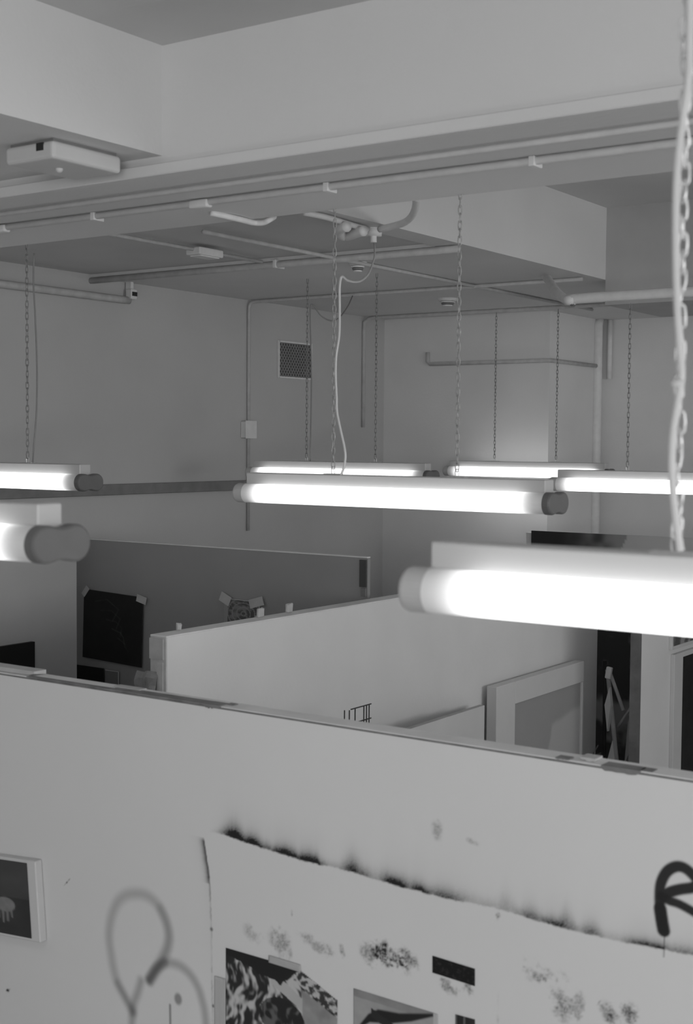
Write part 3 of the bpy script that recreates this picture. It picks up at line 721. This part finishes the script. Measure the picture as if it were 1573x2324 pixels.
# black canvas on the left block, along Y
d0 = at(78, 1456, 'x', -4.98)
bc = thing('black_canvas', (-4.99, d0.y-.5, d0.z-.6), 'black canvas with a straight top edge hung on the short left partition', 'painting')
box('canvas', -.01, .012, -.6, .5, 0, .6, mat('canvas_edge', .02), bc, .002)
grid_paint('picture_surface', (.0135, -.6, .6), (0, 1, 0), (0, 0, -1), 1.1, .6, 30, 20, lambda u, v: .010+.006*fbm(u*5, v*5, 3, 95), bc)

# ------------------------------------------------------------------ boards leaning in the bay, wire rack
def board_y(name, label, cat, x, y0, y1, ztop, h, m, th=.02, lean=0.0):
    o = thing(name, (x, (y0+y1)/2, ztop-h), label, cat)
    box('panel', -th, 0, -(y1-y0)/2, (y1-y0)/2, 0, h, m, o, .002)
    return o
bz = Lv(-1.2); fx = -3.30
yA, yB = at(1128, 1560, 'x', fx).y, at(1326, 1500, 'x', fx).y
zA = at(1128, 1560, 'x', fx).z; hA = zA
fr = thing('framed_picture', (fx, (yA+yB)/2, 0), 'large pale-framed picture leaning on the partition in the middle bay', 'picture', None)
wA = (yB-yA)/2; bw_ = at(1170, 1590, 'x', fx).y-yA
for nm, aa in (('frame', (-wA, -wA+bw_, 0, hA)), ('frame', (-wA+bw_, wA, hA-.12, hA)), ('frame', (wA-.02, wA, 0, hA-.12)), ('frame', (-wA+bw_, wA-.02, 0, .12))):
    box(nm, -.06, 0, aa[0], aa[1], aa[2], aa[3], WHITE, fr, .003)
def fnG(u, v):
    e_ = .10+.95*np.clip(u, 0, 2)**0.8; k_ = fbm(u*4, v*4, 3, 97)
    a_ = (.46+.14*k_-.35*np.clip(v-.3, -.3, 1))-u; b_ = (.25-.15*u+.05*k_)-v
    d = np.maximum(sstep(-.02, .02, a_), sstep(-.02, .02, b_))
    return .46-.12*d+.03*(k_-.5)
lu = 2*wA-bw_-.02
grid_paint('picture_surface', (-.012, -wA+bw_, hA-.12), (0, 1, 0), (0, 0, -1), lu, 1.2, 90, 90, lambda u, v: fnG(u/lu, v), fr)
for i, (pxa, pxb, x, lab) in enumerate(((868, 1040, -3.20, 'foremost of the pale canvases leaning left of the big framed picture'), (900, 1068, -3.24, 'middle of the pale canvases leaning left of the big framed picture'), (930, 1100, -3.28, 'rearmost of the pale canvases leaning left of the big framed picture'))):
    q = at(pxb, 1600, 'x', x); zt = at(1090, 1604, 'x', x).z
    o = thing('canvas_board', (x, (at(pxa, 1650, 'x', x).y+q.y)/2, 0), lab, 'canvas', 'pale canvases leaning in the bay')
    w2 = (q.y-at(pxa, 1650, 'x', x).y)/2
    box('canvas', -.004, 0, -w2, w2, 0, zt, WHITE, o, .001); box('stretcher_bar', -.03, -.004, -w2, -w2+.04, 0, zt, WOOD, o)
    box('stretcher_bar', -.03, -.004, w2-.04, w2, 0, zt, WOOD, o); box('stretcher_bar', -.03, -.004, -w2+.04, w2-.04, zt-.04, zt, WOOD, o)
xw = -3.12
wr = thing('wire_rack', tuple(at(810, 1660, 'x', xw)), 'small dark wire grid rack poking up above the foreground partition', 'rack'); Ow = wr.location
Zt = at(838, 1598, 'x', xw); 
def wy(px): return at(px, 1620, 'x', xw).y
for px, top in ((782, 1612), (793, 1612), (806, 1608), (826, 1602), (832, 1600), (838, 1598)):
    p = at(px, top, 'x', xw); tube('upright_wire', [(xw, p.y, p.z), (xw, p.y, p.z-.9)], .0026, WIRE, wr, 6, Ow)
for k, z_ in enumerate((Zt.z-.0, Zt.z-.06, Zt.z-.14, Zt.z-.24, Zt.z-.34)):
    tube('cross_wire', [(xw+.003, wy(795 if k == 0 else 793), z_), (xw+.003, wy(841), z_)], .0026, WIRE, wr, 6, Ow)
for y_ in (793, 838):
    tube('rack_leg', [(xw, wy(y_), Zt.z-.9), (xw, wy(y_), .0)], .005, WIRE, wr, 6, Ow)

# ------------------------------------------------------------------ right cluttered corner
ys = 7.35
def stick(name, label, p0, p1, r, m, y0=ys, y1=ys, ext=1.4, cat='stick'):
    a_, b_ = at(*p0, 'y', y0), at(*p1, 'y', y1); d = (b_-a_); f = max(1.0, a_.z/max(.01, (a_.z-b_.z))) if ext else 1.0
    e_ = a_+d*min(f, 6)
    if ext: e_.x = a_.x+(e_.x-a_.x)*.8
    o = tube(name, [a_, a_+(e_-a_)*.5, e_], r, m, None, 8); tag(o, label, cat); return o
stick('wooden_pole', 'longer pale wooden pole leaning in the cluttered corner', (1379, 1520), (1407, 1735), .014, WOOD)
stick('wooden_pole', 'shorter pale wooden slat crossing the poles in the cluttered corner', (1386, 1530), (1415, 1612), .011, WOOD, 7.3, 7.3, 0)
stick('wooden_pole', 'pale diagonal stick rising to the right in the cluttered corner', (1402, 1650), (1442, 1590), .008, WOOD, 7.4, 7.4, 0)
stick('wooden_pole', 'dark thin stick by the partition end in the cluttered corner', (1373, 1500), (1372, 1735), .012, BLACK, 7.5, 7.5)
p = at(1382, 1527, 'y', 7.28)
bm = bmesh.new(); addbox(bm, -.018, .018, -.012, .012, -.035, .035, .006, 2); o = link('rag', bm, WHITE); o.location = p; o.rotation_euler = (0, .15, 0); tag(o, 'white rag wound round the top of the leaning pole', 'rag')
for pts_, m, lab in (([(1372, 1600), (1383, 1560), (1386, 1600), (1378, 1660)], WHITE, 'pale paper scrap hanging left of the pole'),
                     ([(1377, 1730), (1390, 1680), (1396, 1730)], WHITE, 'pale folded sheet low beside the pole'),
                     ([(1425, 1640), (1440, 1600), (1433, 1695), (1417, 1735)], GREYP, 'dark cloth slung in the cluttered corner'),
                     ([(1434, 1700), (1452, 1690), (1450, 1735), (1446, 1740)], TAPE, 'small pale card propped by the partition end')):
    bm = bmesh.new(); P = [at(px, py, 'y', 7.32) for px, py in pts_]
    fr_ = [bm.verts.new(p) for p in P]; f = bm.faces.new(fr_); r = bmesh.ops.extrude_face_region(bm, geom=[f])
    for v in [g for g in r['geom'] if isinstance(g, bmesh.types.BMVert)]: v.co += Vector((.005, .02, 0))
    o = link('paper_scrap' if m is not GREYP else 'cloth', bm, m); tag(o, lab, 'paper' if m is not GREYP else 'cloth')
# plant sprig / brush on the partition top
p = at(1340, 1722, 'y', 3.35)
br = thing('brush_pot', tuple(p), 'small dark pot of thin twigs just behind the foreground partition', 'pot')
bm = bmesh.new(); bmesh.ops.create_cone(bm, cap_ends=True, segments=14, radius1=.012, radius2=.015, depth=.12, matrix=Matrix.Translation((0, 0, -.055))); link('pot', bm, WIRE, br)
for dx, dz in ((.03, .02), (.022, .04), (.036, .003), (.01, .02)):
    tube('twig', [(0, 0, -.02), (dx*.5, 0, dz*.5), (dx, 0, dz)], .0010, WIRE, br, 5)
o = box('shelf', -.1, .35, -.10, .16, -.14, -.115, WOOD, None, .002); o.location = p; tag(o, 'narrow shelf carrying the small dark pot behind the foreground partition', 'shelf')
# black painting + small picture on the right partition (face x = -2.68)
fx = -2.86
q0 = at(1532, 1486, 'x', fx); q1 = at(1551, 1490, 'x', fx)
bk = thing('black_painting', (fx-.025, q0.y+.35, q0.z-1.1), 'tall black painting in a pale frame at the right edge', 'painting'); Ok = bk.location
fw = q1.y-q0.y
for (ya_, yb_, za_, zb_) in ((0, fw, 0, 1.1), (fw, .6, 1.1-.03, 1.1), (.6-fw, .6, 0, 1.1-.03), (fw, .6-fw, 0, .03)):
    box('frame', 0, .025, q0.y+ya_-Ok.y, q0.y+yb_-Ok.y, za_, zb_, WHITE, bk, .002)
box('canvas', .0, .018, q0.y+fw-Ok.y, q0.y+.6-fw-Ok.y, .03, 1.07, BLACK, bk)
q0 = at(1527, 1476, 'x', fx)
sp_ = thing('small_picture', (fx-.025, q0.y+.15, q0.z), 'small grey picture hung above the black painting', 'picture'); Os = sp_.location
box('frame', 0, .02, -.15, .3, 0, .3, WHITE, sp_, .002)
grid_paint('picture_surface', (.0215, -.13, .28), (0, 1, 0), (0, 0, -1), .41, .26, 40, 30, lambda u, v: .10+.22*sstep(.45, .6, fbm(u*14, v*14, 4, 99)), sp_)
